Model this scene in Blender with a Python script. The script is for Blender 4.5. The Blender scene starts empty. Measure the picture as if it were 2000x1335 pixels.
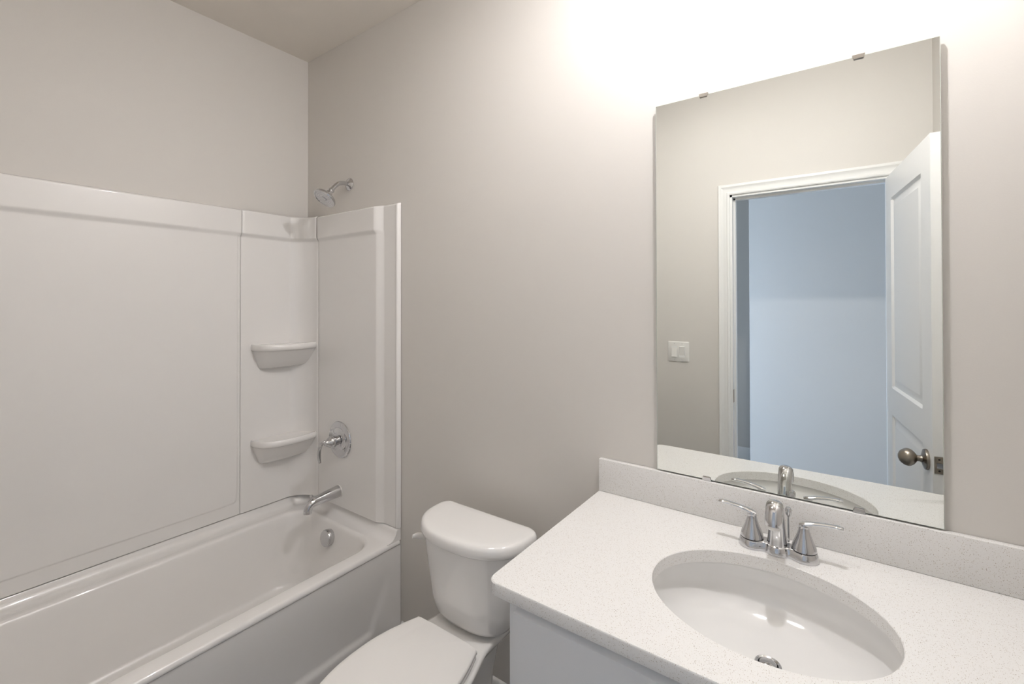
import bpy, bmesh, math, random
from mathutils import Vector, Matrix

random.seed(7)
SC = bpy.context.scene
COL = SC.collection
PI = math.pi

# ------------------------------------------------------------------ camera
CAM_POS = Vector((2.342578, -1.373477, 1.437))
YAW, PITCH, ROLL, FPX, SHY = 0.620073, 0.00746, -0.001621, 892.58, -85.645
cd = bpy.data.cameras.new('camera')
cam = bpy.data.objects.new('camera', cd)
COL.objects.link(cam)
f0 = Vector((-math.sin(YAW), math.cos(YAW), 0)); r0 = Vector((math.cos(YAW), math.sin(YAW), 0)); u0 = Vector((0, 0, 1))
f1 = f0 * math.cos(PITCH) + u0 * math.sin(PITCH); u1 = u0 * math.cos(PITCH) - f0 * math.sin(PITCH)
r2 = r0 * math.cos(ROLL) + u1 * math.sin(ROLL); u2 = u1 * math.cos(ROLL) - r0 * math.sin(ROLL)
cam.matrix_world = Matrix(((r2.x, u2.x, -f1.x, CAM_POS.x), (r2.y, u2.y, -f1.y, CAM_POS.y), (r2.z, u2.z, -f1.z, CAM_POS.z), (0, 0, 0, 1)))
cd.sensor_fit = 'HORIZONTAL'; cd.sensor_width = 36.0
cd.lens = FPX / 2000 * 36.0
cd.shift_y = SHY / 2000
cd.clip_start = 0.02
SC.camera = cam

# ------------------------------------------------------------------ main measures of the place
FL = -0.055                                     # floor level
RX, FY, HC, T = 2.708, -1.54, 2.74, 0.115        # right wall, front wall, ceiling, wall thickness
DX0, DX1, DZ = 1.832, 2.562, 2.052              # door opening
HY0, HY1, HY2 = FY - T, -2.72, -3.45            # hall: near wall face, far wall, wall of the room beyond
HX0, HX1, HC0, HC1 = -0.60, 3.6, 1.765, 1.0     # hall ends, and the opening in its far wall

# ------------------------------------------------------------------ world, exposure, daylight
W = bpy.data.worlds.new('world'); SC.world = W; W.use_nodes = True
bg = W.node_tree.nodes['Background']
bg.inputs['Color'].default_value = (0.62, 0.78, 1.0, 1); bg.inputs['Strength'].default_value = 1.0
SC.view_settings.view_transform = 'Standard'
SC.view_settings.look = 'None'
SC.view_settings.exposure = 0.05
SC.view_settings.gamma = 1.0
SC.view_settings.use_curve_mapping = False
SC.cycles.max_bounces = 16
SC.cycles.diffuse_bounces = 10
SC.cycles.glossy_bounces = 8
SC.cycles.sample_clamp_indirect = 8.0

VANITY_POWER = 44.0     # the globe bulb above the vanity
FILL_POWER = 6.4    # added ceiling disc, soft fill for the room
WINDOW_POWER = 166.0     # daylight through the hall window
WARM = (1.0, 0.985, 0.995)
COOL = (0.55, 0.72, 1.0)


def area_light(name, loc, rot, sx, sy, power, color):
    l = bpy.data.lights.new(name, 'AREA'); l.shape = 'RECTANGLE'; l.size = sx; l.size_y = sy
    l.energy = power; l.color = color
    o = bpy.data.objects.new(name, l); o.location = loc; o.rotation_euler = rot; COL.objects.link(o)
    return o


# daylight from outside the window at the far end of the hall
area_light('window_daylight', (HX0 - .14, -1.945, 0.90), (0, math.radians(-90), 0), 1.4, 0.48, WINDOW_POWER, COOL)

# ------------------------------------------------------------------ materials
def new_mat(name):
    m = bpy.data.materials.new(name); m.use_nodes = True
    nt = m.node_tree
    return m, nt, nt.nodes['Principled BSDF']


def mat(name, color, rough=0.5, metal=0.0, coat=0.0, bump=0.0, bscale=300.0, spec=0.5, vary=0.0):
    m, nt, b = new_mat(name)
    b.inputs['Base Color'].default_value = (*color, 1)
    b.inputs['Roughness'].default_value = rough
    b.inputs['Metallic'].default_value = metal
    b.inputs['Coat Weight'].default_value = coat
    b.inputs['Coat Roughness'].default_value = 0.04
    b.inputs['Specular IOR Level'].default_value = spec
    tc = nt.nodes.new('ShaderNodeTexCoord')
    if vary:
        n = nt.nodes.new('ShaderNodeTexNoise'); n.inputs['Scale'].default_value = 6
        nt.links.new(tc.outputs['Object'], n.inputs['Vector'])
        mx = nt.nodes.new('ShaderNodeMix'); mx.data_type = 'RGBA'
        mx.inputs[6].default_value = (*color, 1)
        mx.inputs[7].default_value = (*[c * (1 - vary) for c in color], 1)
        nt.links.new(n.outputs['Fac'], mx.inputs[0]); nt.links.new(mx.outputs[2], b.inputs['Base Color'])
    if bump:
        n = nt.nodes.new('ShaderNodeTexNoise'); n.inputs['Scale'].default_value = bscale; n.inputs['Detail'].default_value = 2
        nt.links.new(tc.outputs['Object'], n.inputs['Vector'])
        bp = nt.nodes.new('ShaderNodeBump'); bp.inputs['Strength'].default_value = bump; bp.inputs['Distance'].default_value = 0.001
        nt.links.new(n.outputs['Fac'], bp.inputs['Height']); nt.links.new(bp.outputs['Normal'], b.inputs['Normal'])
    return m


def quartz_mat():
    m, nt, b = new_mat('speckled_quartz')
    b.inputs['Roughness'].default_value = 0.22
    tc = nt.nodes.new('ShaderNodeTexCoord')
    col = None
    base = (0.765, 0.757, 0.745, 1)
    prev = None
    for scale, thr, c in ((330, 0.19, (0.48, 0.43, 0.37, 1)), (560, 0.20, (0.56, 0.52, 0.47, 1)), (210, 0.09, (0.26, 0.20, 0.15, 1))):
        v = nt.nodes.new('ShaderNodeTexVoronoi'); v.inputs['Scale'].default_value = scale; v.inputs['Randomness'].default_value = 1.0
        nt.links.new(tc.outputs['Object'], v.inputs['Vector'])
        r = nt.nodes.new('ShaderNodeValToRGB')
        r.color_ramp.elements[0].position = thr; r.color_ramp.elements[0].color = (1, 1, 1, 1)
        r.color_ramp.elements[1].position = thr + 0.08; r.color_ramp.elements[1].color = (0, 0, 0, 1)
        nt.links.new(v.outputs['Distance'], r.inputs['Fac'])
        # only some of the cells carry a grain
        g = nt.nodes.new('ShaderNodeMath'); g.operation = 'GREATER_THAN'; g.inputs[1].default_value = 0.55
        sp = nt.nodes.new('ShaderNodeSeparateColor'); nt.links.new(v.outputs['Color'], sp.inputs['Color'])
        nt.links.new(sp.outputs['Red'], g.inputs[0])
        mu = nt.nodes.new('ShaderNodeMath'); mu.operation = 'MULTIPLY'
        nt.links.new(r.outputs['Color'], mu.inputs[0]); nt.links.new(g.outputs[0], mu.inputs[1])
        mx = nt.nodes.new('ShaderNodeMix'); mx.data_type = 'RGBA'
        if prev is None: mx.inputs[6].default_value = base
        else: nt.links.new(prev, mx.inputs[6])
        mx.inputs[7].default_value = c
        nt.links.new(mu.outputs[0], mx.inputs[0])
        prev = mx.outputs[2]
    nt.links.new(prev, b.inputs['Base Color'])
    return m


def floor_mat():
    m, nt, b = new_mat('grey_plank_floor')
    b.inputs['Roughness'].default_value = 0.45
    tc = nt.nodes.new('ShaderNodeTexCoord')
    br = nt.nodes.new('ShaderNodeTexBrick'); br.inputs['Scale'].default_value = 1.0
    br.inputs['Brick Width'].default_value = 1.2; br.inputs['Row Height'].default_value = 0.15; br.inputs['Mortar Size'].default_value = 0.002
    br.inputs['Color1'].default_value = (0.16, 0.155, 0.15, 1); br.inputs['Color2'].default_value = (0.20, 0.195, 0.19, 1); br.inputs['Mortar'].default_value = (0.10, 0.09, 0.08, 1)
    nt.links.new(tc.outputs['Object'], br.inputs['Vector'])
    mp = nt.nodes.new('ShaderNodeMapping'); mp.inputs['Scale'].default_value = (3, 60, 1)
    nt.links.new(tc.outputs['Object'], mp.inputs['Vector'])
    n = nt.nodes.new('ShaderNodeTexNoise'); n.inputs['Scale'].default_value = 2; n.inputs['Detail'].default_value = 5
    nt.links.new(mp.outputs['Vector'], n.inputs['Vector'])
    mx = nt.nodes.new('ShaderNodeMix'); mx.data_type = 'RGBA'; mx.blend_type = 'MULTIPLY'; mx.inputs[0].default_value = 0.5
    nt.links.new(br.outputs['Color'], mx.inputs[6]); nt.links.new(n.outputs['Color'], mx.inputs[7])
    nt.links.new(mx.outputs[2], b.inputs['Base Color'])
    return m


def emit_mat(name, color, strength):
    m, nt, b = new_mat(name)
    b.inputs['Base Color'].default_value = (0.9, 0.9, 0.9, 1)
    b.inputs['Emission Color'].default_value = (*color, 1)
    b.inputs['Emission Strength'].default_value = strength
    return m


def glass_mat(name, color=(0.9, 0.96, 0.93), rough=0.0):
    m, nt, b = new_mat(name)
    b.inputs['Base Color'].default_value = (*color, 1); b.inputs['Roughness'].default_value = rough
    b.inputs['Transmission Weight'].default_value = 1.0; b.inputs['IOR'].default_value = 1.5
    return m


M_WALL = mat('greige_wall_paint', (0.655, 0.630, 0.597), 0.55, bump=0.12, bscale=260)
M_CEIL = mat('ceiling_paint', (0.77, 0.73, 0.675), 0.8, bump=0.15, bscale=200)
M_TRIM = mat('white_trim_paint', (0.80, 0.80, 0.79), 0.35)
M_DOOR = mat('white_door_paint', (0.80, 0.80, 0.80), 0.38, bump=0.04, bscale=120)
M_ACRYL = mat('white_acrylic', (0.78, 0.765, 0.748), 0.26, coat=0.6)
M_PORC = mat('white_porcelain', (0.82, 0.81, 0.795), 0.10, coat=0.6)
M_SINK = mat('white_vitreous_china', (0.78, 0.775, 0.765), 0.12, coat=0.6)
M_PLAS = mat('white_plastic', (0.80, 0.785, 0.76), 0.3)
M_SEAT = mat('white_seat_plastic', (0.80, 0.785, 0.765), 0.32)
M_CAB = mat('white_cabinet_paint', (0.84, 0.845, 0.855), 0.4)
M_QUARTZ = quartz_mat()
M_CHROME = mat('polished_chrome', (0.62, 0.62, 0.63), 0.05, metal=1.0)
M_SATIN = mat('satin_nickel', (0.36, 0.32, 0.275), 0.30, metal=1.0)
M_DARK = mat('dark_gap', (0.03, 0.03, 0.03), 0.6)
M_MIRROR = mat('silvered_mirror', (0.855, 0.875, 0.85), 0.0, metal=1.0)
M_GEDGE = mat('mirror_glass_edge', (0.58, 0.62, 0.58), 0.12)
M_CLIPT = mat('brushed_clip_metal', (0.50, 0.47, 0.43), 0.28, metal=1.0)
M_RUBBER = mat('pale_nozzle', (0.55, 0.55, 0.55), 0.5)
M_FLOOR = floor_mat()
M_GLASS = glass_mat('clear_glass')

# ------------------------------------------------------------------ mesh helpers
def nbm(): return bmesh.new()


def mesh_obj(name, bm, m, parent=None, base=(0, 0, 0), sharp=35, smooth=True):
    bmesh.ops.remove_doubles(bm, verts=bm.verts, dist=1e-6)
    bmesh.ops.recalc_face_normals(bm, faces=bm.faces)
    bmesh.ops.translate(bm, verts=bm.verts, vec=-Vector(base))
    me = bpy.data.meshes.new(name); bm.to_mesh(me); bm.free()
    me.materials.append(m)
    if smooth:
        for p in me.polygons: p.use_smooth = True
        me.set_sharp_from_angle(angle=math.radians(sharp))
    o = bpy.data.objects.new(name, me); COL.objects.link(o)
    if parent: o.parent = parent
    return o


BASES = {}


def thing(name, label, cat, base, group=None):
    o = bpy.data.objects.new(name, None); o.empty_display_size = 0.05
    COL.objects.link(o); o.location = base
    o['label'] = label; o['category'] = cat
    if group: o['group'] = group
    BASES[o.name] = Vector(base)
    return o


def part(root, name, bm, m, label=None, over=None, **k):
    """over = the part this sub-part belongs to (thing > part > sub-part)"""
    o = mesh_obj(name, bm, m, over or root, BASES[root.name], **k)
    if label: o['label'] = label
    return o


def struct(name, bm, m, **k):
    o = mesh_obj(name, bm, m, **k); o['kind'] = 'structure'; BASES[o.name] = Vector((0, 0, 0))
    return o


def solo(name, label, cat, bm, m, base, group=None, **k):
    o = mesh_obj(name, bm, m, None, base, **k); o.location = base
    o['label'] = label; o['category'] = cat
    if group: o['group'] = group
    BASES[o.name] = Vector(base)
    return o


def box(bm, x0, x1, y0, y1, z0, z1, bev=0.0, seg=2):
    g = bmesh.ops.create_cube(bm, size=1.0)
    vs = g['verts']
    for v in vs:
        v.co = Vector((x0 + (v.co.x + .5) * (x1 - x0), y0 + (v.co.y + .5) * (y1 - y0), z0 + (v.co.z + .5) * (z1 - z0)))
    if bev:
        es = list({e for v in vs for e in v.link_edges})
        bmesh.ops.bevel(bm, geom=es, offset=bev, segments=seg, affect='EDGES', profile=0.5)
    return bm


def loft(bm, rings, cap0=True, cap1=True, closed=True):
    R = [[bm.verts.new(p) for p in r] for r in rings]
    n = len(rings[0])
    for a, b in zip(R, R[1:]):
        for i in range(n if closed else n - 1):
            j = (i + 1) % n
            try: bm.faces.new((a[i], a[j], b[j], b[i]))
            except ValueError: pass
    if cap0: bm.faces.new(R[0])
    if cap1: bm.faces.new(R[-1])
    return bm


def surf(bm, P):
    """grid of points P[i][j]"""
    V = [[bm.verts.new(p) for p in row] for row in P]
    for i in range(len(V) - 1):
        for j in range(len(V[0]) - 1):
            bm.faces.new((V[i][j], V[i][j + 1], V[i + 1][j + 1], V[i + 1][j]))
    return V


def frame_of(d):
    d = d.normalized()
    a = Vector((0, 0, 1)) if abs(d.z) < 0.9 else Vector((1, 0, 0))
    u = d.cross(a).normalized(); v = d.cross(u).normalized()
    return u, v


def lathe(bm, prof, origin, direction, n=40, cap=True):
    o = Vector(origin); d = Vector(direction).normalized(); u, v = frame_of(d)
    rings = []
    for r, h in prof:
        rings.append([o + d * h + (u * math.cos(2 * PI * i / n) + v * math.sin(2 * PI * i / n)) * max(r, 1e-5) for i in range(n)])
    return loft(bm, rings, cap, cap)


def crom(pts, n=8):
    pts = [Vector(p) for p in pts]
    out = []
    for i in range(len(pts) - 1):
        p0 = pts[i - 1] if i else pts[0] * 2 - pts[1]
        p1, p2 = pts[i], pts[i + 1]
        p3 = pts[i + 2] if i + 2 < len(pts) else pts[-1] * 2 - pts[-2]
        for k in range(n):
            t = k / n
            out.append(0.5 * ((2 * p1) + (p2 - p0) * t + (2 * p0 - 5 * p1 + 4 * p2 - p3) * t * t + (3 * p1 - p0 - 3 * p2 + p3) * t ** 3))
    out.append(pts[-1])
    return out


def tube(bm, ctrl, radii, n=24, sub=8, flat=None, side=None):
    """smooth tube; radii per control point; flat = per-control height factor along the side-perpendicular axis"""
    c4 = [Vector(p) for p in ctrl]
    P = crom(c4, sub)
    rr = [v.x for v in crom([Vector((r, f, 0)) for r, f in zip(radii, flat or [1] * len(radii))], sub)]
    ff = [v.y for v in crom([Vector((r, f, 0)) for r, f in zip(radii, flat or [1] * len(radii))], sub)]
    rings = []
    u = None
    for i, p in enumerate(P):
        d = (P[min(i + 1, len(P) - 1)] - P[max(i - 1, 0)]).normalized()
        if side is not None:
            u = Vector(side); u = (u - d * u.dot(d)).normalized()
        elif u is None: u, _ = frame_of(d)
        else: u = (u - d * u.dot(d)).normalized()
        v = d.cross(u)
        rings.append([p + u * math.cos(2 * PI * k / n) * rr[i] + v * math.sin(2 * PI * k / n) * rr[i] * ff[i] for k in range(n)])
    return loft(bm, rings)


def rrect(x0, x1, y0, y1, r, z, n=10):
    """rounded rectangle ring, corner order (x1,y1),(x0,y1),(x0,y0),(x1,y0); r may be a 4-tuple"""
    rs = r if isinstance(r, (tuple, list)) else (r,) * 4
    out = []
    for k, (cx, cy) in enumerate(((x1, y1), (x0, y1), (x0, y0), (x1, y0))):
        q = rs[k]
        ox = cx - q if cx == x1 else cx + q
        oy = cy - q if cy == y1 else cy + q
        for i in range(n + 1):
            a = PI / 2 * k + PI / 2 * i / n
            out.append(Vector((ox + q * math.cos(a), oy + q * math.sin(a), z)))
    return out


def sym_outline(cx, ctrl, z, n=10):
    """closed outline mirrored about x = cx; ctrl = (y, half width) from the back centre to the front centre"""
    R = crom([Vector((h, y, 0)) for y, h in ctrl], n)
    right = [Vector((cx + max(p.x, 0), p.y, z)) for p in R]
    left = [Vector((cx - max(p.x, 0), p.y, z)) for p in reversed(R)]
    return right + left[1:-1]


def smooth(a, b, x):
    if a == b: return 1.0 if x >= a else 0.0
    t = min(1, max(0, (x - a) / (b - a)))
    return t * t * (3 - 2 * t)


def lin(a, b, n): return [a + (b - a) * i / n for i in range(n + 1)]


def samples(a, b, feats, coarse=0.06, fine=0.004, reach=0.02):
    """sorted coordinates from a to b, dense near the features"""
    s = set(lin(a, b, max(2, int(abs(b - a) / coarse))))
    for f in feats:
        k = -reach
        while k <= reach + 1e-9:
            if min(a, b) <= f + k <= max(a, b): s.add(f + k)
            k += fine
    out = sorted(s)
    res = [out[0]]
    for v in out[1:]:
        if v - res[-1] > fine * 0.45: res.append(v)
    res[-1] = out[-1]
    return res


# ------------------------------------------------------------------ room shell

struct('floor', box(nbm(), HX0 - .12, HX1 + .12, HY2 - .12, T, FL - .06, FL), M_FLOOR, smooth=False)
struct('ceiling', box(nbm(), HX0 - .12, HX1 + .12, HY2 - .12, T, HC, HC + .06), M_CEIL, smooth=False)
struct('wall_back', box(nbm(), -T, RX + T, 0, T, FL, HC), M_WALL, smooth=False)
struct('wall_left', box(nbm(), -T, 0, FY, 0, FL, HC), M_WALL, smooth=False)
struct('wall_right', box(nbm(), RX, RX + T, FY, 0, FL, HC), M_WALL, smooth=False)
b = nbm()
box(b, HX0, DX0, HY0, FY, FL, HC); box(b, DX1, HX1, HY0, FY, FL, HC); box(b, DX0, DX1, HY0, FY, DZ, HC)
struct('wall_front', b, M_WALL, smooth=False)
b = nbm()
box(b, HC0, HX1 + .12, HY1 - .10, HY1, FL, HC); box(b, HX0, HC1, HY1 - .10, HY1, FL, HC)
struct('wall_hall', b, M_WALL, smooth=False)
struct('wall_beyond', box(nbm(), HX0 - .12, HX1 + .12, HY2 - .1, HY2, FL, HC), M_WALL, smooth=False)
struct('wall_hall_right', box(nbm(), HX1, HX1 + .12, HY1, HY0, FL, HC), M_WALL, smooth=False)
b = nbm()
wy0, wy1, wz0, wz1 = -2.20, -1.69, 0.15, 1.65
box(b, HX0 - .12, HX0, HY2, wy0, FL, HC); box(b, HX0 - .12, HX0, wy1, HY0 + T, FL, HC)
box(b, HX0 - .12, HX0, wy0, wy1, FL, wz0); box(b, HX0 - .12, HX0, wy0, wy1, wz1, HC)
struct('wall_hall_left', b, M_WALL, smooth=False)
b = nbm()
for a0, a1, c0, c1 in ((wy0, wy1, wz0, wz0 + .05), (wy0, wy1, wz1 - .05, wz1), (wy0, wy0 + .05, wz0 + .05, wz1 - .05), (wy1 - .05, wy1, wz0 + .05, wz1 - .05), ((wy0 + wy1) / 2 - .02, (wy0 + wy1) / 2 + .02, wz0 + .05, wz1 - .05)):
    box(b, HX0 - .08, HX0 - .03, a0, a1, c0, c1)
struct('window_1', b, M_TRIM, smooth=False)


def base_profile(name, p0, p1, nrm, h=.114):
    """baseboard with a moulded top, from p0 to p1, standing on the floor against a wall with inward normal nrm"""
    prof = [(0, 0), (.014, 0)] + [(d, h - q) for d, q in ((.014, .044), (.012, .034), (.009, .026), (.009, .017), (.005, .006), (0, 0))]
    p0, p1, nrm = Vector(p0), Vector(p1), Vector(nrm)
    bb = nbm(); loft(bb, [[p + nrm * d + Vector((0, 0, z)) for d, z in prof] for p in (p0, p1)])
    return struct(name, bb, M_TRIM)


base_profile('baseboard_back', (.7585, 0, FL), (1.754, 0, FL), (0, -1, 0), .078)
base_profile('baseboard_hall', (HC0, HY1, FL), (HX1, HY1, FL), (0, 1, 0))
base_profile('baseboard_beyond', (HX0, HY2, FL), (HX1, HY2, FL), (0, 1, 0))
base_profile('baseboard_front', (.7585, FY, FL), (DX0 - .062, FY, FL), (0, 1, 0))
base_profile('baseboard_right', (RX, FY + .02, FL), (RX, -.58, FL), (-1, 0, 0))

# door trim: casing on the bathroom side, jamb lining, stop
b = nbm()
prof = [(0, 0), (0, .010), (.006, .013), (.012, .013), (.016, .010), (.030, .0115), (.040, .015), (.046, .018), (.052, .018), (.0585, .016), (.0615, .010), (.0615, 0)]   # (distance from opening, thickness)
xi0, xi1, zi = DX0 + .002, DX1 - .002, DZ - .002
rings = []
for (x, z, dx, dz) in ((xi0, FL, -1, 0), (xi0, zi, -1, 1), (xi1, zi, 1, 1), (xi1, FL, 1, 0)):
    rings.append([Vector((x + dx * o, FY + t, z + dz * o)) for o, t in prof])
loft(b, rings)
box(b, DX0, DX0 + .014, HY0, FY + .001, FL, DZ); box(b, DX1 - .014, DX1, HY0, FY + .001, FL, DZ); box(b, DX0, DX1, HY0, FY + .001, DZ - .014, DZ)
box(b, DX0 + .014, DX0 + .025, FY - .075, FY - .040, FL, DZ - .014); box(b, DX1 - .025, DX1 - .014, FY - .075, FY - .040, FL, DZ - .014); box(b, DX0 + .014, DX1 - .014, FY - .075, FY - .040, DZ - .025, DZ - .014)
TRIM = struct('trim_1', b, M_TRIM, sharp=25)
b = nbm(); box(b, DX0 + .0135, DX0 + .0155, FY - .033, FY - .003, .852, .926, .0008, 1)
mesh_obj('strike_plate', b, M_SATIN, TRIM)

# ------------------------------------------------------------------ door leaf, swung open into the room
DW, DT, DH0, DH1 = .70, .035, FL + .012, 2.034
ang = math.radians(96.4)
hinge = Vector((DX1 - .029, FY + .008, 0))
# local u runs from the hinge to the free edge, n points to the camera side (towards -x)
U = Vector((-math.cos(ang), math.sin(ang), 0)).normalized()
NN = Vector((-U.y, U.x, 0))


def dpt(u, v, w):   # w measured from the camera-side face into the leaf
    return hinge + U * u - NN * w + Vector((0, 0, v))


PANELS = [(.105, DW - .115, 1.03, DH1 - .115), (.105, DW - .115, .215, .905)]


def recess(u, v):
    d = 0
    for a0, a1, c0, c1 in PANELS:
        e = min(u - a0, a1 - u, v - c0, c1 - v)
        if e > 0:
            if e < .010: d = .009 * e / .010
            elif e < .022: d = .009
            elif e < .045: d = .009 - .0065 * (e - .022) / .023
            else: d = .0025
    return d


offs = (0, .0101, .022, .045)
us = sorted(set([0, DW] + [round(a + s, 5) for p in PANELS for a, sgn in ((p[0], 1), (p[1], -1)) for s in [sgn * o for o in offs]]))
vs = sorted(set([DH0, DH1] + [round(a + s, 5) for p in PANELS for a, sgn in ((p[2], 1), (p[3], -1)) for s in [sgn * o for o in offs]]))
b = nbm()
A = surf(b, [[dpt(u, v, recess(u, v)) for v in vs] for u in us])
B = surf(b, [[dpt(u, v, DT - recess(u, v)) for v in vs] for u in us])
for i in range(len(us) - 1):
    b.faces.new((A[i][0], A[i + 1][0], B[i + 1][0], B[i][0])); b.faces.new((A[i][-1], A[i + 1][-1], B[i + 1][-1], B[i][-1]))
for j in range(len(vs) - 1):
    b.faces.new((A[0][j], A[0][j + 1], B[0][j + 1], B[0][j])); b.faces.new((A[-1][j], A[-1][j + 1], B[-1][j + 1], B[-1][j]))
DOOR = struct('door_1', b, M_DOOR, sharp=12)
KZ, KU = .858, DW - .062
for sgn, w in ((1, 0), (-1, DT)):
    o = dpt(KU, KZ, w); n = NN * sgn
    kb = lathe(nbm(), [(.0, -.001), (.036, -.001), (.0375, .003), (.036, .009), (.024, .013), (.015, .016), (.0, .016)], o, n)
    rose = mesh_obj('knob_rosette', kb, M_SATIN, DOOR)
    prof = [(.0, .010), (.0145, .010), (.012, .018), (.0105, .024), (.0115, .030)] + [(.0115 + .0205 * math.sin(PI * t) ** .8 * (1 - .2 * (t - .5)), .030 + .054 * t) for t in (.1, .2, .3, .4, .5, .6, .7, .8, .9)] + [(.008, .0835), (.0, .0845)]
    mesh_obj('door_knob', lathe(nbm(), prof, o, n), M_SATIN, DOOR)
b = nbm()
ring0 = []
for v_, w_ in ((-.030, -.0135), (.030, -.0135), (.030, .0135), (-.030, .0135)):
    ring0.append((v_, w_))
q = [dpt(DW + .0005, KZ + v_, DT / 2 + w_) for v_, w_ in ring0]; q2 = [p + U * .0015 for p in q]
loft(b, [q, q2])
plate = mesh_obj('latch_plate', b, M_SATIN, DOOR, smooth=False)
b = nbm(); q = [dpt(DW + .002, KZ + v_, DT / 2 + w_) for v_, w_ in ((-.009, -.0075), (.009, -.0075), (.009, .0075), (-.009, .0075))]
q2 = [p + U * (.010 if i in (2, 3) else .004) for i, p in enumerate(q)]
loft(b, [q, q2]); mesh_obj('latch_bolt', b, M_CHROME, plate, smooth=False)
for v_ in (-.020, .020):
    mesh_obj('screw', lathe(nbm(), [(0, 0), (.0035, 0), (.003, .001), (0, .001)], dpt(DW + .002, KZ + v_, DT / 2), U, 12), M_DARK, plate)
for z in (.25, 1.02, 1.80):
    b = lathe(nbm(), [(0, -.045), (.006, -.045), (.006, .045), (0, .045)], hinge + Vector((.026, .002, z)), (0, 0, 1), 12)
    mesh_obj('hinge', b, M_SATIN, DOOR)

# ------------------------------------------------------------------ light switch on the front wall
sx, sz = 1.540, 1.128
sw = thing('light_switch', 'white double rocker light switch plate beside the door casing', 'light switch', (sx, FY, sz))
b = nbm(); loft(b, [rrect(sx - .064, sx + .064, sz - .062, sz + .062, .006, 0, 4)] + [rrect(sx - .064 + i, sx + .064 - i, sz - .062 + i, sz + .062 - i, .006, d, 4) for i, d in ((0, .003), (.004, .0065))])
for v in b.verts: v.co = Vector((v.co.x, FY + v.co.z, v.co.y))
part(sw, 'cover_plate', b, M_PLAS)
for k, tilt in ((-1, .0035), (1, -.0035)):
    cx = sx + k * .023
    b = nbm(); box(b, cx - .0175, cx + .0175, FY + .003, FY + .0072, sz - .0345, sz + .0345)
    part(sw, 'rocker_frame', b, M_TRIM, smooth=False)
    b = nbm(); box(b, cx - .0155, cx + .0155, FY + .006, FY + .0095, sz - .0325, sz + .0325, .001, 1)
    for v in b.verts:
        if v.co.y > FY + .008: v.co.y += tilt * (v.co.z - sz) / .0325 * -1
    part(sw, 'rocker', b, M_PLAS, smooth=False)
    for q in (-.048, .048):
        part(sw, 'screw', lathe(nbm(), [(0, 0), (.003, 0), (.0025, .001), (0, .001)], (cx, FY + .0062, sz + q), (0, 1, 0), 12), M_RUBBER)

# ------------------------------------------------------------------ bathtub
TW, TL, RZ = .757, 1.524, .386
tub = thing('bathtub', 'white acrylic alcove bathtub with a deep basin and plain apron', 'bathtub', (.38, -.76, FL))
b = nbm()
y0, y1 = -TL, -.0015
rings = [
    rrect(.0015, TW - .012, y0, y1, .004, .362), rrect(.0015, TW - .002, y0, y1, .006, .3635), rrect(.0015, TW, y0, y1, .010, .367), rrect(.0015, TW, y0, y1, .012, .373),
    rrect(.0015, TW - .002, y0, y1 - .001, .014, .3795), rrect(.0015, TW - .006, y0, y1 - .002, .016, .3845), rrect(.003, TW - .012, y0, y1 - .003, .016, RZ),
]
ox0, ox1, oy0, oy1 = .088, .700, -1.450, -.078
for i, dz in ((0, 0), (.004, -.0007), (.008, -.0028), (.012, -.0065), (.015, -.012), (.0175, -.022)):
    rings.append(rrect(ox0 + i, ox1 - i, oy0 + i, oy1 - i, .105, RZ + dz))
for t in (.15, .35, .55, .75, .9):
    z = (RZ - .022) * (1 - t) + .10 * t
    rings.append(rrect(ox0 + .0175 + .045 * t, ox1 - .0175 - .035 * t, oy0 + .0175 + .20 * t ** 1.1, oy1 - .0175 - .055 * t, .105 + .02 * t, z))
for t in (.2, .4, .6, .8, 1.0):
    i = .0 + .09 * (1 - math.cos(t * PI / 2)); z = .10 - .055 * math.sin(t * PI / 2)
    rings.append(rrect(ox0 + .060 + i, ox1 - .050 - i, oy0 + .205 + i, oy1 - .070 - i, .12, z))
loft(b, rings, cap0=False, cap1=True)
part(tub, 'basin', b, M_ACRYL, sharp=60)
# upstand: coved lip that rises from the rim to meet the surround on the three walls
b = nbm()
cove = [(.0, .432), (.016, .4315), (.021, .429), (.024, .424), (.027, .414), (.032, .404), (.039, .396), (.048, .390), (.060, .3868), (.075, .3855), (.075, .380), (.0, .380)]
path = [(.7530, 0, 0, -1), (.70, 0, 0, -1), (.12, 0, 0, -1)]
for k in range(1, 8):
    a = PI / 2 + PI / 2 * k / 8
    path.append((.12 + .105 * math.cos(a) - .015, -.12 + .105 * math.sin(a) + .015, -math.cos(a), -math.sin(a)))
path += [(0, -.12, 1, 0), (0, -1.40, 1, 0)]
path += [(.02, -1.48, .8, .6), (.08, -TL, .0, 1), (.7530, -TL, 0, 1)]
loft(b, [[Vector((x + nx * o + (.0015 if o == 0 and nx > .9 else 0), min(-.0015, y + ny * o) if y > -1 else y + ny * o, z)) for o, z in cove] for x, y, nx, ny in path])
part(tub, 'wall_lip', b, M_ACRYL, sharp=50)
# apron with a shallow dished panel
b = nbm()
ys = samples(-TL, -.0015, [-.06, -.10, -.14, -.18, -1.42], .05, .008, .05)
zs = samples(FL, .366, [.03, .05, .08, .34], .025, .006, .03)


def apron_x(y, z):
    yb = -.055 - .085 * smooth(.26, .04, z)          # right boundary, leans away towards the floor
    yr = -TL + .055 + .085 * smooth(.26, .04, z)
    side = smooth(0, -.032, y - yb) * smooth(0, .032, y - yr)
    bot = smooth(.040, .070, z)
    top = smooth(.345, .10, z)
    return .7525 - .009 * side * bot * top


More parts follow.
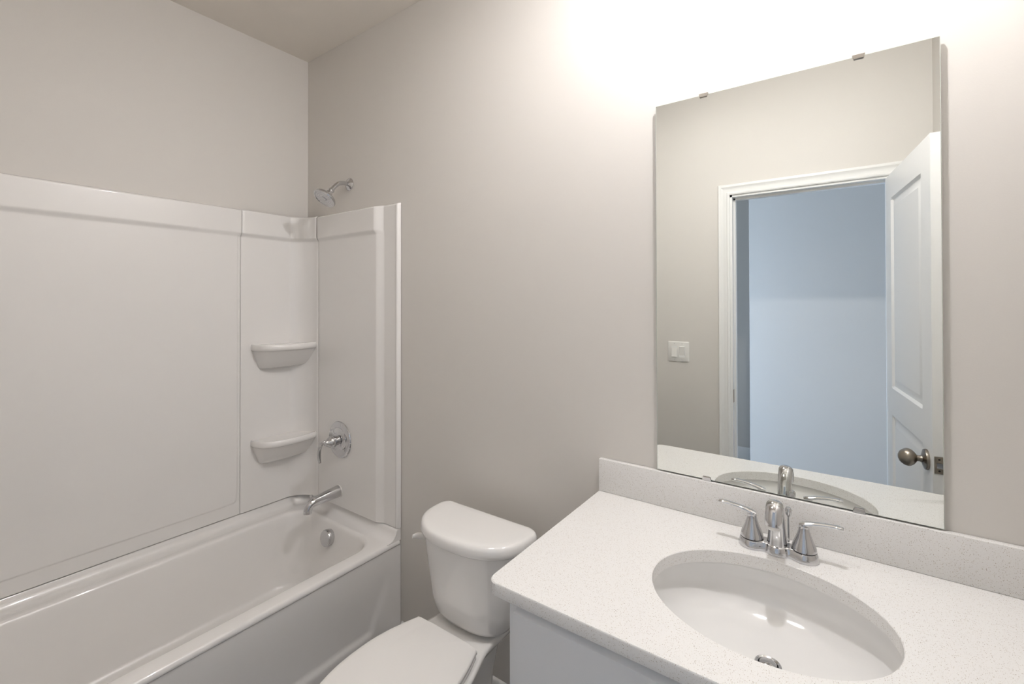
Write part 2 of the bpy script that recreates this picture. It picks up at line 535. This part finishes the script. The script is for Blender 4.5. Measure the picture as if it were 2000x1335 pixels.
surf(b, [[Vector((apron_x(y, z), y, z)) for z in zs] for y in ys])
part(tub, 'apron', b, M_ACRYL, sharp=60)
oc = Vector((.372, -.1085, .322)); od = Vector((0, -1, .16)).normalized()
part(tub, 'overflow_plate', lathe(nbm(), [(0, -.01), (.036, -.01), (.0375, .006), (.0375, .020), (.0345, .0245), (.030, .026), (0, .027)], oc, od, 48), M_CHROME, 'round chrome overflow plate')
part(tub, 'drain', lathe(nbm(), [(0, -.004), (.034, -.004), (.033, .002), (.022, .003), (0, .006)], (.395, -.28, .0462), (0, 0, 1), 32), M_CHROME)

# ------------------------------------------------------------------ tub surround
sur = thing('tub_surround', 'glossy white acrylic wall surround above the bathtub', 'shower surround', (.02, -.76, .43))
SZ0, SZ1 = .4335, 1.880


def band(z):            # the thick header band with its rounded lower lip
    return smooth(1.745, 1.768, z)


def topround(z, d):     # the top edge rolls back towards the wall
    t = max(0, z - (SZ1 - .012)) / .012
    return d * math.sqrt(max(0, 1 - t * t)) if t > 0 else d


zz = samples(SZ0, SZ1, [1.757, 1.872, .487], .05, .0025, .014)
# back panel on the long wall, with the sunk centre field
YB0, YB1 = -1.170, -.354
b = nbm()
ysb = samples(-TL + .002, YB1, [-.358, -.368, YB0], .06, .003, .012)


def back_x(y, z):
    d = .027 + .013 * band(z)
    d += .003 * smooth(.02, .0, abs(z - 1.752)) * 0
    # sunk field with rounded lower corners
    fx = min(-.364 - y, y - YB0 + .35 if False else 9, z - .487)
    r = .03
    ax, az = max(0, r - (-.364 - y)), max(0, r - (z - .487))
    e = r - math.hypot(ax, az)
    d += .0045 * smooth(0, .008, e) * (1 - band(z))
    d *= 1
    d = topround(z, d)
    return d


def seamed(y, d):       # the panel edge tucks back at the joint with the corner unit
    t = max(0, y - (YB1 - .006)) / .006
    return d - .0022 * t * t


surf(b, [[Vector((max(.002, seamed(y, back_x(y, z))), y, z)) for z in zz] for y in ysb])
part(sur, 'back_panel', b, M_ACRYL, sharp=60)

# corner unit: swept plan profile from the joint on the long wall round to the end wall
plan = [(.0262, -.3535, 1, 0), (.0275, -.3500, 1, 0), (.0285, -.345, 1, 0), (.029, -.338, 1, 0)]
for y in (-.30, -.25, -.20, -.17): plan.append((.030, y, 1, 0))
A1, R1, R2 = math.radians(24), .022, .128      # a tight crease, then a wide cove
c1 = Vector((.030 + R1, -.121))
for k in range(0, 7):
    a = PI - A1 * k / 6
    plan.append((c1.x + R1 * math.cos(a), c1.y + R1 * math.sin(a), -math.cos(a), -math.sin(a)))
pe = Vector(plan[-1][:2]); c2 = pe + Vector((math.cos(A1), -math.sin(A1))) * R2
for k in range(1, 13):
    a = A1 + (PI / 2 - A1) * k / 12
    plan.append((c2.x - R2 * math.cos(a), c2.y + R2 * math.sin(a), math.cos(a), -math.sin(a)))
plan += [(.1535, -.0345, 0, -1), (.1562, -.0315, 0, -1)]
b = nbm()
P = []
for x, y, nx, ny in plan:
    row = []
    for z in zz:
        o = .013 * band(z)
        t = max(0, z - (SZ1 - .012)) / .012
        back = (1 - math.sqrt(max(0, 1 - t * t))) * .022
        row.append(Vector((max(.002, x + nx * (o - back)), min(-.002, y + ny * (o - back)), z)))
    P.append(row)
surf(b, P)
corner = part(sur, 'corner_column', b, M_ACRYL, sharp=60)


def shelf_outline(z, s, drop):
    """plan of the shelf: s scales the reach away from the walls"""
    ctrl = [(.026, -.308), (.065, -.306), (.112, -.290), (.142, -.255), (.158, -.205), (.163, -.150), (.160, -.095), (.150, -.050), (.138, -.028)]
    out = []
    for x, y in ctrl:
        qx = .024 + (x - .024) * s
        qy = y + .06 * (1 - s) * smooth(-.15, -.31, y)
        out.append(Vector((qx, qy, 0)))
    pts = crom(out, 5)
    pts += [Vector((.10, -.020, 0)), Vector((.05, -.012, 0)), Vector((.015, -.05, 0)), Vector((.015, -.15, 0)), Vector((.015, -.25, 0))]
    return [Vector((p.x, p.y, z - drop * 0)) for p in pts]


SHZ = .768
rings = []
for s, dz in ((.80, -.003), (.92, -.002), (.97, .001), (1.0, -.004), (1.016, -.011), (1.018, -.018), (1.005, -.025), (.965, -.0295), (.93, -.0305), (.89, -.036), (.78, -.056), (.60, -.086), (.42, -.112), (.28, -.122), (.15, -.124)):
    rings.append(shelf_outline(SHZ + dz, s, 0))
b = loft(nbm(), rings)
shelf = part(sur, 'corner_shelf', b, M_ACRYL, 'lower moulded corner shelf', over=corner, sharp=60)
shelf2 = shelf.copy(); shelf2['label'] = 'upper moulded corner shelf'; COL.objects.link(shelf2); shelf2.parent = corner
shelf2.location = (0, 0, .462)

# end panel on the wall with the shower fittings
b = nbm()
xs = samples(.1575, .7545, [.164, .612, .625, .655, .672, .738, .748], .05, .0025, .012)


def end_y(x, z):
    field = .034 + .010 * band(z)
    low = .017
    w = .006 * band(z)
    t = smooth(.618, .660, x + 0)
    # straight bevel with slightly eased edges between the raised field and the low margin
    tl = min(1, max(0, (x - (.622 - w)) / .038)); t = .5 * tl + .5 * t
    d = field * (1 - t) + low * t
    d += .003 * smooth(.737, .741, x)
    if x > .746: d = (low + .003) * math.sqrt(max(0, 1 - ((x - .746) / .0085) ** 2))
    e = max(0, (.162 - x) / .0045); d -= .004 * e * e
    return topround(z, d)


surf(b, [[Vector((x, -max(.0018, end_y(x, z)), z)) for z in zz] for x in xs])
part(sur, 'end_panel', b, M_ACRYL, sharp=60)

# ------------------------------------------------------------------ shower fittings
shx, shz = .374, 2.018
sh = thing('shower_head', 'chrome shower head on a bent arm high above the bathtub', 'shower head', (shx, 0, shz))
part(sh, 'wall_flange', lathe(nbm(), [(0, .0005), (.031, .0005), (.0315, .003), (.027, .008), (.017, .012), (.012, .016), (0, .016)], (shx, 0, shz), (0, -1, 0)), M_CHROME)
b = tube(nbm(), [(shx, -.004, shz), (shx, -.035, shz), (shx, -.060, shz - .008), (shx, -.080, shz - .024), (shx, -.102, shz - .050)], [.0105] * 5, 20)
part(sh, 'shower_arm', b, M_CHROME)
hd = Vector((.0, -.62, -.78)).normalized(); hb = Vector((shx, -.098, shz - .045))
b = lathe(nbm(), [(0, 0), (.014, 0), (.0155, .004), (.0155, .012), (.012, .015), (.012, .019), (.0165, .023), (.017, .030), (.014, .034), (0, .034)], hb, hd)
part(sh, 'swivel_nut', b, M_CHROME)
hf = hb + hd * .032
b = lathe(nbm(), [(0, -.002), (.015, -.002), (.024, .004), (.039, .011), (.050, .019), (.0545, .026), (.0545, .031), (.052, .0345), (.048, .035), (.046, .033), (0, .033)], hf, hd, 56)
head = part(sh, 'spray_head', b, M_CHROME)
uu, vv = frame_of(hd); fc = hf + hd * .033
b = nbm()
for r, n in ((.008, 6), (.016, 10), (.025, 16), (.034, 22), (.042, 28)):
    for k in range(n):
        a = 2 * PI * k / n
        lathe(b, [(0, 0), (.0016, 0), (.0012, .002), (0, .002)], fc + (uu * math.cos(a) + vv * math.sin(a)) * r, hd, 8)
nz = part(sh, 'nozzles', b, M_RUBBER, over=head); nz['kind'] = 'stuff'
part(sh, 'face_disc', lathe(nbm(), [(0, 0), (.0115, 0), (.0115, .0018), (.010, .0028), (0, .003)], fc, hd, 24), M_CHROME, over=head)

vx, vz, vy = .350, .762, -.0345
va = thing('tub_valve', 'round chrome shower valve with a single lever handle', 'shower valve', (vx, vy, vz))
part(va, 'escutcheon', lathe(nbm(), [(0, 0), (.087, 0), (.089, .003), (.087, .006), (.080, .0085), (.060, .0105), (.046, .0115), (.042, .0145), (.039, .016), (0, .016)], (vx, vy, vz), (0, -1, 0), 64), M_CHROME)
part(va, 'valve_sleeve', lathe(nbm(), [(0, .015), (.022, .015), (.022, .034), (0, .034)], (vx, vy, vz), (0, -1, 0), 32), M_CHROME)
hnd = part(va, 'handle_hub', lathe(nbm(), [(0, .034), (.026, .034), (.0285, .040), (.028, .050), (.024, .060), (.018, .068), (.0145, .076), (.012, .081), (0, .083)], (vx, vy, vz), (0, -1, 0), 40), M_CHROME)
hy = vy - .074
b = tube(nbm(), [(vx - .004, hy + .004, vz + .002), (vx - .015, hy - .010, vz), (vx - .026, hy - .016, vz - .014), (vx - .032, hy - .018, vz - .040), (vx - .034, hy - .017, vz - .072), (vx - .034, hy - .014, vz - .098)], [.011, .0105, .0098, .0088, .0085, .0065], 20, flat=[.9, .8, .62, .55, .5, .45], side=(.75, 1, 0))
part(va, 'lever', b, M_CHROME, over=hnd)

tx, tz = .338, .508
sp = thing('tub_spout', 'chrome bathtub spout with a pull-up diverter knob', 'tub spout', (tx, -.0345, tz))
part(sp, 'trim_ring', lathe(nbm(), [(0, 0), (.0305, 0), (.0305, .004), (0, .004)], (tx, -.0345, tz), (0, -1, 0)), M_PLAS)
b = tube(nbm(), [(tx, -.038, tz), (tx, -.080, tz - .002), (tx, -.130, tz - .005), (tx, -.165, tz - .008), (tx, -.186, tz - .018), (tx, -.195, tz - .036), (tx, -.196, tz - .050)], [.029, .0265, .0235, .0215, .0195, .0185, .0185], 32, flat=[1, 1, 1, 1, 1, 1, 1])
part(sp, 'spout_body', b, M_CHROME)
part(sp, 'diverter_knob', lathe(nbm(), [(0, 0), (.0035, 0), (.0035, .012), (.007, .014), (.0075, .019), (.006, .022), (0, .023)], (tx, -.178, tz + .006), (0, 0, 1), 20), M_CHROME)

# ------------------------------------------------------------------ toilet
CX = 1.333
to = thing('toilet', 'white two-piece toilet with lid down between bathtub and vanity', 'toilet', (CX, -.45, FL))
b = nbm()
rings = []
for z, ctrl in (
    (FL, [(-.17, 0), (-.172, .05), (-.20, .090), (-.32, .100), (-.45, .098), (-.55, .080), (-.60, .045), (-.612, 0)]),
    (FL + .02, [(-.17, 0), (-.172, .05), (-.20, .090), (-.32, .100), (-.45, .098), (-.55, .080), (-.60, .045), (-.612, 0)]),
    (.08, [(-.17, 0), (-.172, .045), (-.20, .075), (-.32, .080), (-.45, .086), (-.55, .076), (-.60, .045), (-.612, 0)]),
    (.20, [(-.15, 0), (-.152, .05), (-.18, .066), (-.32, .070), (-.45, .100), (-.58, .098), (-.65, .055), (-.668, 0)]),
    (.28, [(-.125, 0), (-.128, .05), (-.15, .070), (-.30, .078), (-.45, .128), (-.60, .128), (-.70, .075), (-.728, 0)]),
    (.315, [(-.108, 0), (-.110, .06), (-.13, .085), (-.29, .092), (-.43, .146), (-.59, .150), (-.712, .085), (-.745, 0)]),
    (.335, [(-.105, 0), (-.108, .09), (-.13, .112), (-.285, .116), (-.42, .158), (-.58, .165), (-.72, .095), (-.765, 0)]),
    (.356, [(-.105, 0), (-.108, .09), (-.13, .118), (-.26, .123), (-.41, .166), (-.58, .170), (-.73, .100), (-.775, 0)]),
    (.364, [(-.109, 0), (-.112, .09), (-.134, .114), (-.26, .119), (-.41, .162), (-.58, .166), (-.726, .098), (-.770, 0)]),
    (.3655, [(-.118, 0), (-.120, .08), (-.142, .106), (-.26, .111), (-.41, .154), (-.58, .158), (-.716, .09), (-.760, 0)]),
):
    rings.append(sym_outline(CX, ctrl, z, 8))
loft(b, rings)
part(to, 'bowl', b, M_PORC, sharp=60)


def seat_ctrl(g, yb):
    return [(yb, 0), (yb, .06), (yb - .001, .118 + g), (yb - .006, .124 + g), (yb - .05, .140 + g), (yb - .11, .156 + g), (yb - .18, .164 + g), (yb - .27, .160 + g), (yb - .35, .138 + g), (yb - .42, .095 + g), (yb - .455 - g, .045), (yb - .465 - g, 0)]


b = nbm()
loft(b, [sym_outline(CX, seat_ctrl(g, -.322), z, 8) for g, z in ((-.006, .3662), (.001, .3685), (.003, .374), (.002, .3805), (-.003, .3825))])
seat = part(to, 'seat', b, M_SEAT, sharp=60)
b = nbm()
loft(b, [sym_outline(CX, seat_ctrl(g, -.320), z, 8) for g, z in ((-.002, .3845), (.003, .386), (.0045, .391), (.0035, .3975), (-.001, .4005), (-.012, .402), (-.05, .4035))])
part(to, 'seat_lid', b, M_SEAT, sharp=60)
for k in (-1, 1):
    b = nbm(); box(b, CX + k * .070 - .016, CX + k * .070 + .016, -.321, -.297, .3655, .3835, .004, 2)
    part(to, 'hinge', b, M_SEAT)
b = nbm(); box(b, CX - .006, CX + .016, -.3005, -.2955, .3645, .3662)
part(to, 'bolt_slot', b, M_DARK, smooth=False)


def tank_outline(z, hw, yb, yf, rb, ex, n=24):
    """D-shaped plan: flat back with rounded corners, the front a full superellipse bow"""
    ym = yb - .055
    right = [Vector((hw * t, yb, z)) for t in (0, .3, .6)]
    for k in range(9):
        a = PI / 2 * (1 - k / 8)
        right.append(Vector((hw - rb + rb * math.cos(a), yb - rb + rb * math.sin(a), z)))
    for k in range(n + 1):
        a = PI / 2 * k / n
        c, q = math.cos(a), math.sin(a)
        right.append(Vector((hw * max(c, 0) ** (2 / ex), ym + (yf - ym) * q ** (2 / ex), z)))
    pts = [Vector((CX + p.x, p.y, z)) for p in right]
    return pts + [Vector((2 * CX - p.x, p.y, z)) for p in reversed(pts[1:-1])]


YB = -.097
b = nbm()
rings = []
for z, hw, yf in ((.3665, .085, -.195), (.369, .110, -.222), (.374, .130, -.248), (.384, .144, -.264), (.400, .153, -.272), (.44, .163, -.280), (.50, .173, -.284), (.56, .183, -.290), (.62, .191, -.295), (.652, .195, -.297)):
    rings.append(tank_outline(z, hw, YB - .010, yf, .030, 2.7))
loft(b, rings)
part(to, 'tank', b, M_PORC, sharp=60)
b = nbm()
rings = []
for g, z in ((-.012, .6500), (-.003, .6508), (.0, .654), (.001, .665), (.0, .676), (-.003, .683), (-.008, .6875), (-.016, .6905), (-.03, .692), (-.06, .6928)):
    rings.append(tank_outline(z, .213 + g, YB + g * .6, -.318 - g, .036 + g * .3, 2.35))
loft(b, rings)
part(to, 'tank_lid', b, M_PORC, sharp=60)
lx = CX - .186
b = lathe(nbm(), [(0, -.008), (.016, -.008), (.017, .004), (.014, .009), (.010, .014), (0, .015)], (lx + .007, -.192, .583), (-1, -.25, 0), 28)
lv = part(to, 'flush_lever', b, M_PLAS)
b = tube(nbm(), [(lx - .004, -.194, .583), (lx - .014, -.200, .585), (lx - .021, -.218, .594), (lx - .026, -.242, .606), (lx - .031, -.262, .610)], [.009, .010, .0105, .0105, .0065], 18, flat=[.9, .75, .6, .5, .5], side=(0, 0, 1))
part(to, 'lever_arm', b, M_PLAS, over=lv)

# ------------------------------------------------------------------ vanity cabinet, countertop, backsplash, sink
VX0, VX1, VY, CZ0, CZ1 = 1.7545, 2.7060, -.560, .8045, .8333
ca = thing('vanity_cabinet', 'white slab-front vanity cabinet under the quartz counter', 'cabinet', ((VX0 + VX1) / 2, -.27, FL))
b = nbm()
box(b, VX0, VX0 + .016, VY, -.002, 0.10, CZ0); box(b, VX1 - .016, VX1, VY, -.002, 0.10, CZ0)
box(b, VX0 + .016, VX1 - .016, VY, -.002, .10, .118); box(b, VX0 + .016, VX1 - .016, -.010, -.002, .118, CZ0)
box(b, VX0 + .016, VX1 - .016, VY, VY + .018, CZ0 - .030, CZ0); box(b, VX0 + .016, VX1 - .016, VY, VY + .018, .575, .600)
box(b, VX0 + .016, VX0 + .036, VY, VY + .018, .118, CZ0 - .03); box(b, VX1 - .036, VX1 - .016, VY, VY + .018, .118, CZ0 - .03)
box(b, VX0, VX1, VY + .06, VY + .076, FL, .10); box(b, VX0, VX0 + .016, VY + .076, -.002, FL, .10); box(b, VX1 - .016, VX1, VY + .076, -.002, FL, .10)
part(ca, 'carcass', b, M_CAB, smooth=False)


def slab_front(name, x0, x1, z0, z1, bevtop=True, lab=None):
    """overlay slab, its top edge kept clear of the counter as a finger pull"""
    yb, yf = VY - .0012, VY - .0235
    c = .0012
    pts = [(yb, z0), (yf + c, z0), (yf, z0 + c), (yf, z1 - .007), (yf + c, z1 - .006), (yb - .004, z1 + .003), (yb, z1 + .003)]
    bb = nbm(); loft(bb, [[Vector((x, y, z)) for y, z in pts] for x in (x0, x1)])
    return part(ca, name, bb, M_CAB, lab, smooth=False)


slab_front('drawer_front', VX0 + .0265, VX1 - .020, .592, .7875)
xm = (VX0 + VX1) / 2
slab_front('door', VX0 + .0265, xm - .0015, .112, .588)
slab_front('door', xm + .0015, VX1 - .020, .112, .588)

SX, SY, SA, SB = 2.2155, -.328, .2165, .178
CT = dict(x0=1.716, x1=2.7065, y0=-.594, y1=-.0015)


def ct_outline(g, z, n):
    """countertop edge sampled by angle about the sink centre; rounded front-left corner"""
    x0, x1, y0, y1 = CT['x0'] + g, CT['x1'] - g, CT['y0'] + g, CT['y1'] - g
    r = .026
    ring = []
    poly = [Vector((x1, y0, 0)), Vector((x1, y1, 0)), Vector((x0, y1, 0))]
    for k in range(0, 13):
        a = PI + PI / 2 * k / 12
        poly.append(Vector((x0 + r + r * math.cos(a), y0 + r + r * math.sin(a), 0)))
    return [Vector((p.x, p.y, z)) for p in poly]


def resample_polar(poly, angs, z):
    out = []
    c = Vector((SX, SY, 0))
    for a in angs:
        d = Vector((math.cos(a), math.sin(a), 0)); best = None
        for i in range(len(poly)):
            p, q = poly[i] - c, poly[(i + 1) % len(poly)] - c
            e = q - p
            den = d.x * e.y - d.y * e.x
            if abs(den) < 1e-12: continue
            t = (p.x * e.y - p.y * e.x) / den
            s = (p.x * d.y - p.y * d.x) / den
            if t > 0 and -1e-6 <= s <= 1 + 1e-6 and (best is None or t > best): best = t
        v = c + d * best; out.append(Vector((v.x, v.y, z)))
    return out


base_poly = [Vector((p.x, p.y, 0)) for p in ct_outline(0, 0, 0)]
angs = set(2 * PI * k / 120 for k in range(120))
for p in base_poly:
    a = math.atan2(p.y - SY, p.x - SX) % (2 * PI); angs.add(a)
angs = sorted(angs)


def ell(g, z): return [Vector((SX + (SA + g) * math.cos(a), SY + (SB + g) * math.sin(a), z)) for a in angs]


def ell_dir(g, z):    # same direction sampling as the outline, so quads do not twist
    out = []
    for a in angs:
        A_, B_ = SA + g, SB + g
        t = 1 / math.sqrt((math.cos(a) / A_) ** 2 + (math.sin(a) / B_) ** 2)
        out.append(Vector((SX + t * math.cos(a), SY + t * math.sin(a), z)))
    return out


P0 = [Vector((p.x, p.y, 0)) for p in ct_outline(0, 0, 0)]; P1 = [Vector((p.x, p.y, 0)) for p in ct_outline(.0018, 0, 0)]
b = nbm()
rg = [ell_dir(0, CZ0), resample_polar(P1, angs, CZ0), resample_polar(P0, angs, CZ0 + .0018), resample_polar(P0, angs, CZ1 - .0022), resample_polar(P1, angs, CZ1), ell_dir(.0015, CZ1), ell_dir(0, CZ1 - .0015), ell_dir(0, CZ0)]
loft(b, rg, False, False)
ct = solo('countertop', 'white speckled quartz countertop with an oval sink cutout', 'countertop', b, M_QUARTZ, (SX, -.30, CZ0), sharp=40)
b = nbm(); box(b, CT['x0'], CT['x1'], -.0205, -.0015, CZ1 + .0004, .9350, .0015, 2)
solo('backsplash', 'low speckled quartz backsplash strip behind the faucet', 'backsplash', b, M_QUARTZ, (SX, -.011, CZ1))

sk = thing('sink', 'oval white undermount sink set into the quartz countertop', 'sink', (SX, SY, .66))
b = nbm()
DEPTH = .121
prof = [(1.18, CZ0 - .0006), (1.080, CZ0 - .0006), (1.065, CZ0 - .003), (1.057, CZ0 - .012)]
for t in (.12, .25, .38, .5, .6, .7, .78, .85, .91, .96, 1.0):
    prof.append((1.052 - .81 * (1 - math.cos(t * PI / 2)) ** 1.05, CZ0 - .012 - (DEPTH - .012) * math.sin(t * PI / 2) ** .92))
prof += [(.12, CZ0 - DEPTH - .002), (.105, CZ0 - DEPTH - .003)]
DRX, DRY = SX + .004, SY + .041
rings = []
for s, z in prof:
    k = min(1, max(0, (CZ0 - z) / DEPTH))
    ccx, ccy = SX + (DRX - SX) * k, SY + (DRY - SY) * k
    bl = smooth(.5, .1, s)
    rings.append([Vector((ccx + (SA * s * (1 - bl) + .20 * s * bl) * math.cos(2 * PI * i / 96), ccy + (SB * s * (1 - bl) + .20 * s * bl) * math.sin(2 * PI * i / 96), z)) for i in range(96)])
loft(b, rings, False, False)
bw = part(sk, 'bowl', b, M_SINK, sharp=60)
zb = CZ0 - DEPTH - .003
dr = part(sk, 'drain', lathe(nbm(), [(0, -.03), (.0175, -.03), (.0175, -.001), (.0240, .0005), (.0248, .003), (.0225, .004), (.0190, .0025), (.0175, .000), (.0175, -.010), (0, -.010)], (DRX, DRY, zb), (0, 0, 1), 40), M_CHROME, 'chrome drain with pop-up stopper')
part(sk, 'stopper', lathe(nbm(), [(0, -.012), (.010, -.012), (.010, .001), (.0155, .002), (.0160, .0045), (.013, .0065), (0, .0075)], (DRX, DRY, zb), (0, 0, 1), 36), M_CHROME, over=dr)

# ------------------------------------------------------------------ faucet
FX, FYY, FZ = 2.2195, -.100, CZ1 + .0004
fa = thing('faucet', 'chrome centerset faucet with two lever handles behind the sink', 'faucet', (FX, FYY, CZ1))
shapes = [('c', -.0545, .000, .0305), ('c', .0545, .000, .0305), ('c', 0, -.004, .0285)]


def lobed(z, g):
    out = []
    for i in range(144):
        a = 2 * PI * i / 144
        d = Vector((math.cos(a), math.sin(a)))
        best = 0
        for _, x, y, r in shapes:
            r_ = r + g
            bq = d.x * x + d.y * y; cq = x * x + y * y - r_ * r_
            disc = bq * bq - cq
            if disc >= 0: best = max(best, bq + math.sqrt(disc))
        # bridge between the lobes
        hb_ = .021 + g
        if abs(d.y) > 1e-6:
            t = hb_ / abs(d.y)
            if abs(t * d.x) <= .0545: best = max(best, t)
        out.append(Vector((FX + d.x * best, FYY + d.y * best, z)))
    return out


b = nbm()
loft(b, [lobed(FZ + h, g) for h, g in ((0, 0), (.004, .0002), (.012, -.002), (.018, -.004), (.0200, -.0055), (.0208, -.008))])
part(fa, 'base_plate', b, M_CHROME, sharp=40)
for k in (-1, 1):
    hx = FX + k * .0545
    b = lathe(nbm(), [(0, .0200), (.0258, .0200), (.0258, .0222), (0, .0222)], (hx, FYY, FZ), (0, 0, 1), 40)
    part(fa, 'seal_ring', b, M_DARK)
    b = lathe(nbm(), [(0, .0222), (.0262, .0222), (.0245, .030), (.0205, .040), (.0165, .050), (.0132, .060), (.0112, .068), (.0100, .076), (.0098, .0795), (.0085, .0815), (0, .082)], (hx, FYY, FZ), (0, 0, 1), 40)
    hnd = part(fa, 'handle', b, M_CHROME)
    z0 = FZ + .077
    rise = .012 if k < 0 else .010
    b = tube(nbm(), [(hx - k * .009, FYY, z0 + .000), (hx + k * .002, FYY, z0 + .0035), (hx + k * .022, FYY, z0 + .009), (hx + k * .046, FYY, z0 + .0125), (hx + k * .066, FYY, z0 + .0135), (hx + k * .076, FYY, z0 + .0125)], [.0080, .0092, .0080, .0073, .0084, .0066], 20, flat=[.6, .6, .55, .50, .46, .42], side=(0, 1, 0))
    part(fa, 'lever', b, M_CHROME, over=hnd)
b = tube(nbm(), [(FX, FYY - .004, FZ + .016), (FX, FYY - .005, FZ + .045), (FX, FYY - .012, FZ + .080), (FX, FYY - .028, FZ + .112), (FX, FYY - .048, FZ + .128), (FX, FYY - .064, FZ + .122), (FX, FYY - .073, FZ + .104), (FX, FYY - .076, FZ + .090)], [.0225, .0195, .0172, .0168, .0175, .0182, .0182, .0175], 36, flat=[.95, .95, .90, .80, .72, .75, .80, .85], side=(1, 0, 0))
part(fa, 'spout', b, M_CHROME)
b = lathe(nbm(), [(0, 0), (.0125, 0), (.0125, .008), (.010, .0095), (0, .0095)], (FX, FYY - .0765, FZ + .0915), (0, -.2, -1), 28)
part(fa, 'aerator', b, M_PLAS)
b = lathe(nbm(), [(0, .018), (.0028, .018), (.0028, .078), (.0055, .082), (.0075, .088), (.0075, .097), (.005, .101), (0, .102)], (FX + .021, FYY + .026, FZ), (0, 0, 1), 20)
part(fa, 'lift_rod', b, M_CHROME)

# ------------------------------------------------------------------ mirror with clips
MX0, MX1, MZ0, MZ1 = 1.9005, 2.5285, .9385, 2.0195
mi = thing('wall_mirror', 'frameless rectangular mirror clipped to the wall above the backsplash', 'mirror', (2.2145, -.009, MZ0))
b = nbm(); box(b, MX0, MX1, -.0125, -.0070, MZ0, MZ1)
part(mi, 'glass_edge', b, M_GEDGE, smooth=False)
b = nbm()
loft(b, [[Vector((x, y, z)) for x, z in ((MX0 + g, MZ0 + g), (MX1 - g, MZ0 + g), (MX1 - g, MZ1 - g), (MX0 + g, MZ1 - g))] for g, y in ((.0005, -.0122), (.0015, -.0134))])
part(mi, 'mirror_glass', b, M_MIRROR, smooth=False)


def clip(x, z, up):
    """flat J-clip: a lip over the glass, a return to the wall"""
    bb = nbm(); s = 1 if up else -1
    w = .0125
    prof = [(-.0005, .0030), (-.0165, .0030), (-.0165, -.0065), (-.0150, -.0085), (-.0139, -.0085), (-.0139, .0012), (-.0005, .0012)]
    loft(bb, [[Vector((x + dx * (1 if zz_ > -.005 else .75), y, z + s * zz_)) for y, zz_ in prof] for dx in (-w, w)])
    return bb


for x, lab in ((2.036, 'upper'), (2.385, 'upper')):
    part(mi, 'mirror_clip', clip(x, MZ1, True), M_CLIPT, smooth=False)
for x in (2.040, 2.380):
    part(mi, 'mirror_clip', clip(x, MZ0, False), M_CHROME, smooth=False)

# ------------------------------------------------------------------ lamp and added fill disc
LZ, LY = 2.655, -.30
vl = thing('globe_light', 'small nickel cup ceiling light with one globe bulb above the vanity', 'ceiling light', (SX, LY, HC))
part(vl, 'canopy', lathe(nbm(), [(0, .0005), (.062, .0005), (.063, .006), (.056, .016), (.030, .024), (.024, .026), (0, .026)], (SX, LY, HC), (0, 0, -1), 40), M_CLIPT)
part(vl, 'cup', lathe(nbm(), [(0, .024), (.030, .024), (.040, .030), (.043, .040), (.043, .0835), (.0415, .0835), (.0405, .042), (.030, .036), (0, .036)], (SX, LY, HC), (0, 0, -1), 28), M_CLIPT)  # opaque cup added to block the bulb's upward light
M_BULB = emit_mat('lit_opal_globe', WARM, VANITY_POWER / (4 * PI * .027 ** 2 * PI))
pr = [(.027 * math.sin(PI * t / 16), -.027 * math.cos(PI * t / 16)) for t in range(0, 17)]
part(vl, 'globe', lathe(nbm(), pr, (SX, LY, LZ), (0, 0, 1), 32), M_BULB)

cl = thing('fill_light', 'added round fill light on the ceiling, out of view', 'ceiling light', (1.62, -.74, HC))  # unseen disc added to fill the room with soft light
part(cl, 'rim', lathe(nbm(), [(0, 0.0005), (.19, .0005), (.19, .020), (.182, .026), (.172, .026), (.172, .012), (0, .012)], (1.62, -.74, HC), (0, 0, -1), 56), M_TRIM)
M_FILL = emit_mat('fill_glow', (1.0, .96, .93), FILL_POWER / (PI * .17 ** 2 * PI))
part(cl, 'fill_disc', lathe(nbm(), [(0, .0135), (.170, .0135), (.168, .022), (.14, .034), (.08, .043), (0, .046)], (1.62, -.74, HC), (0, 0, -1), 56), M_FILL)
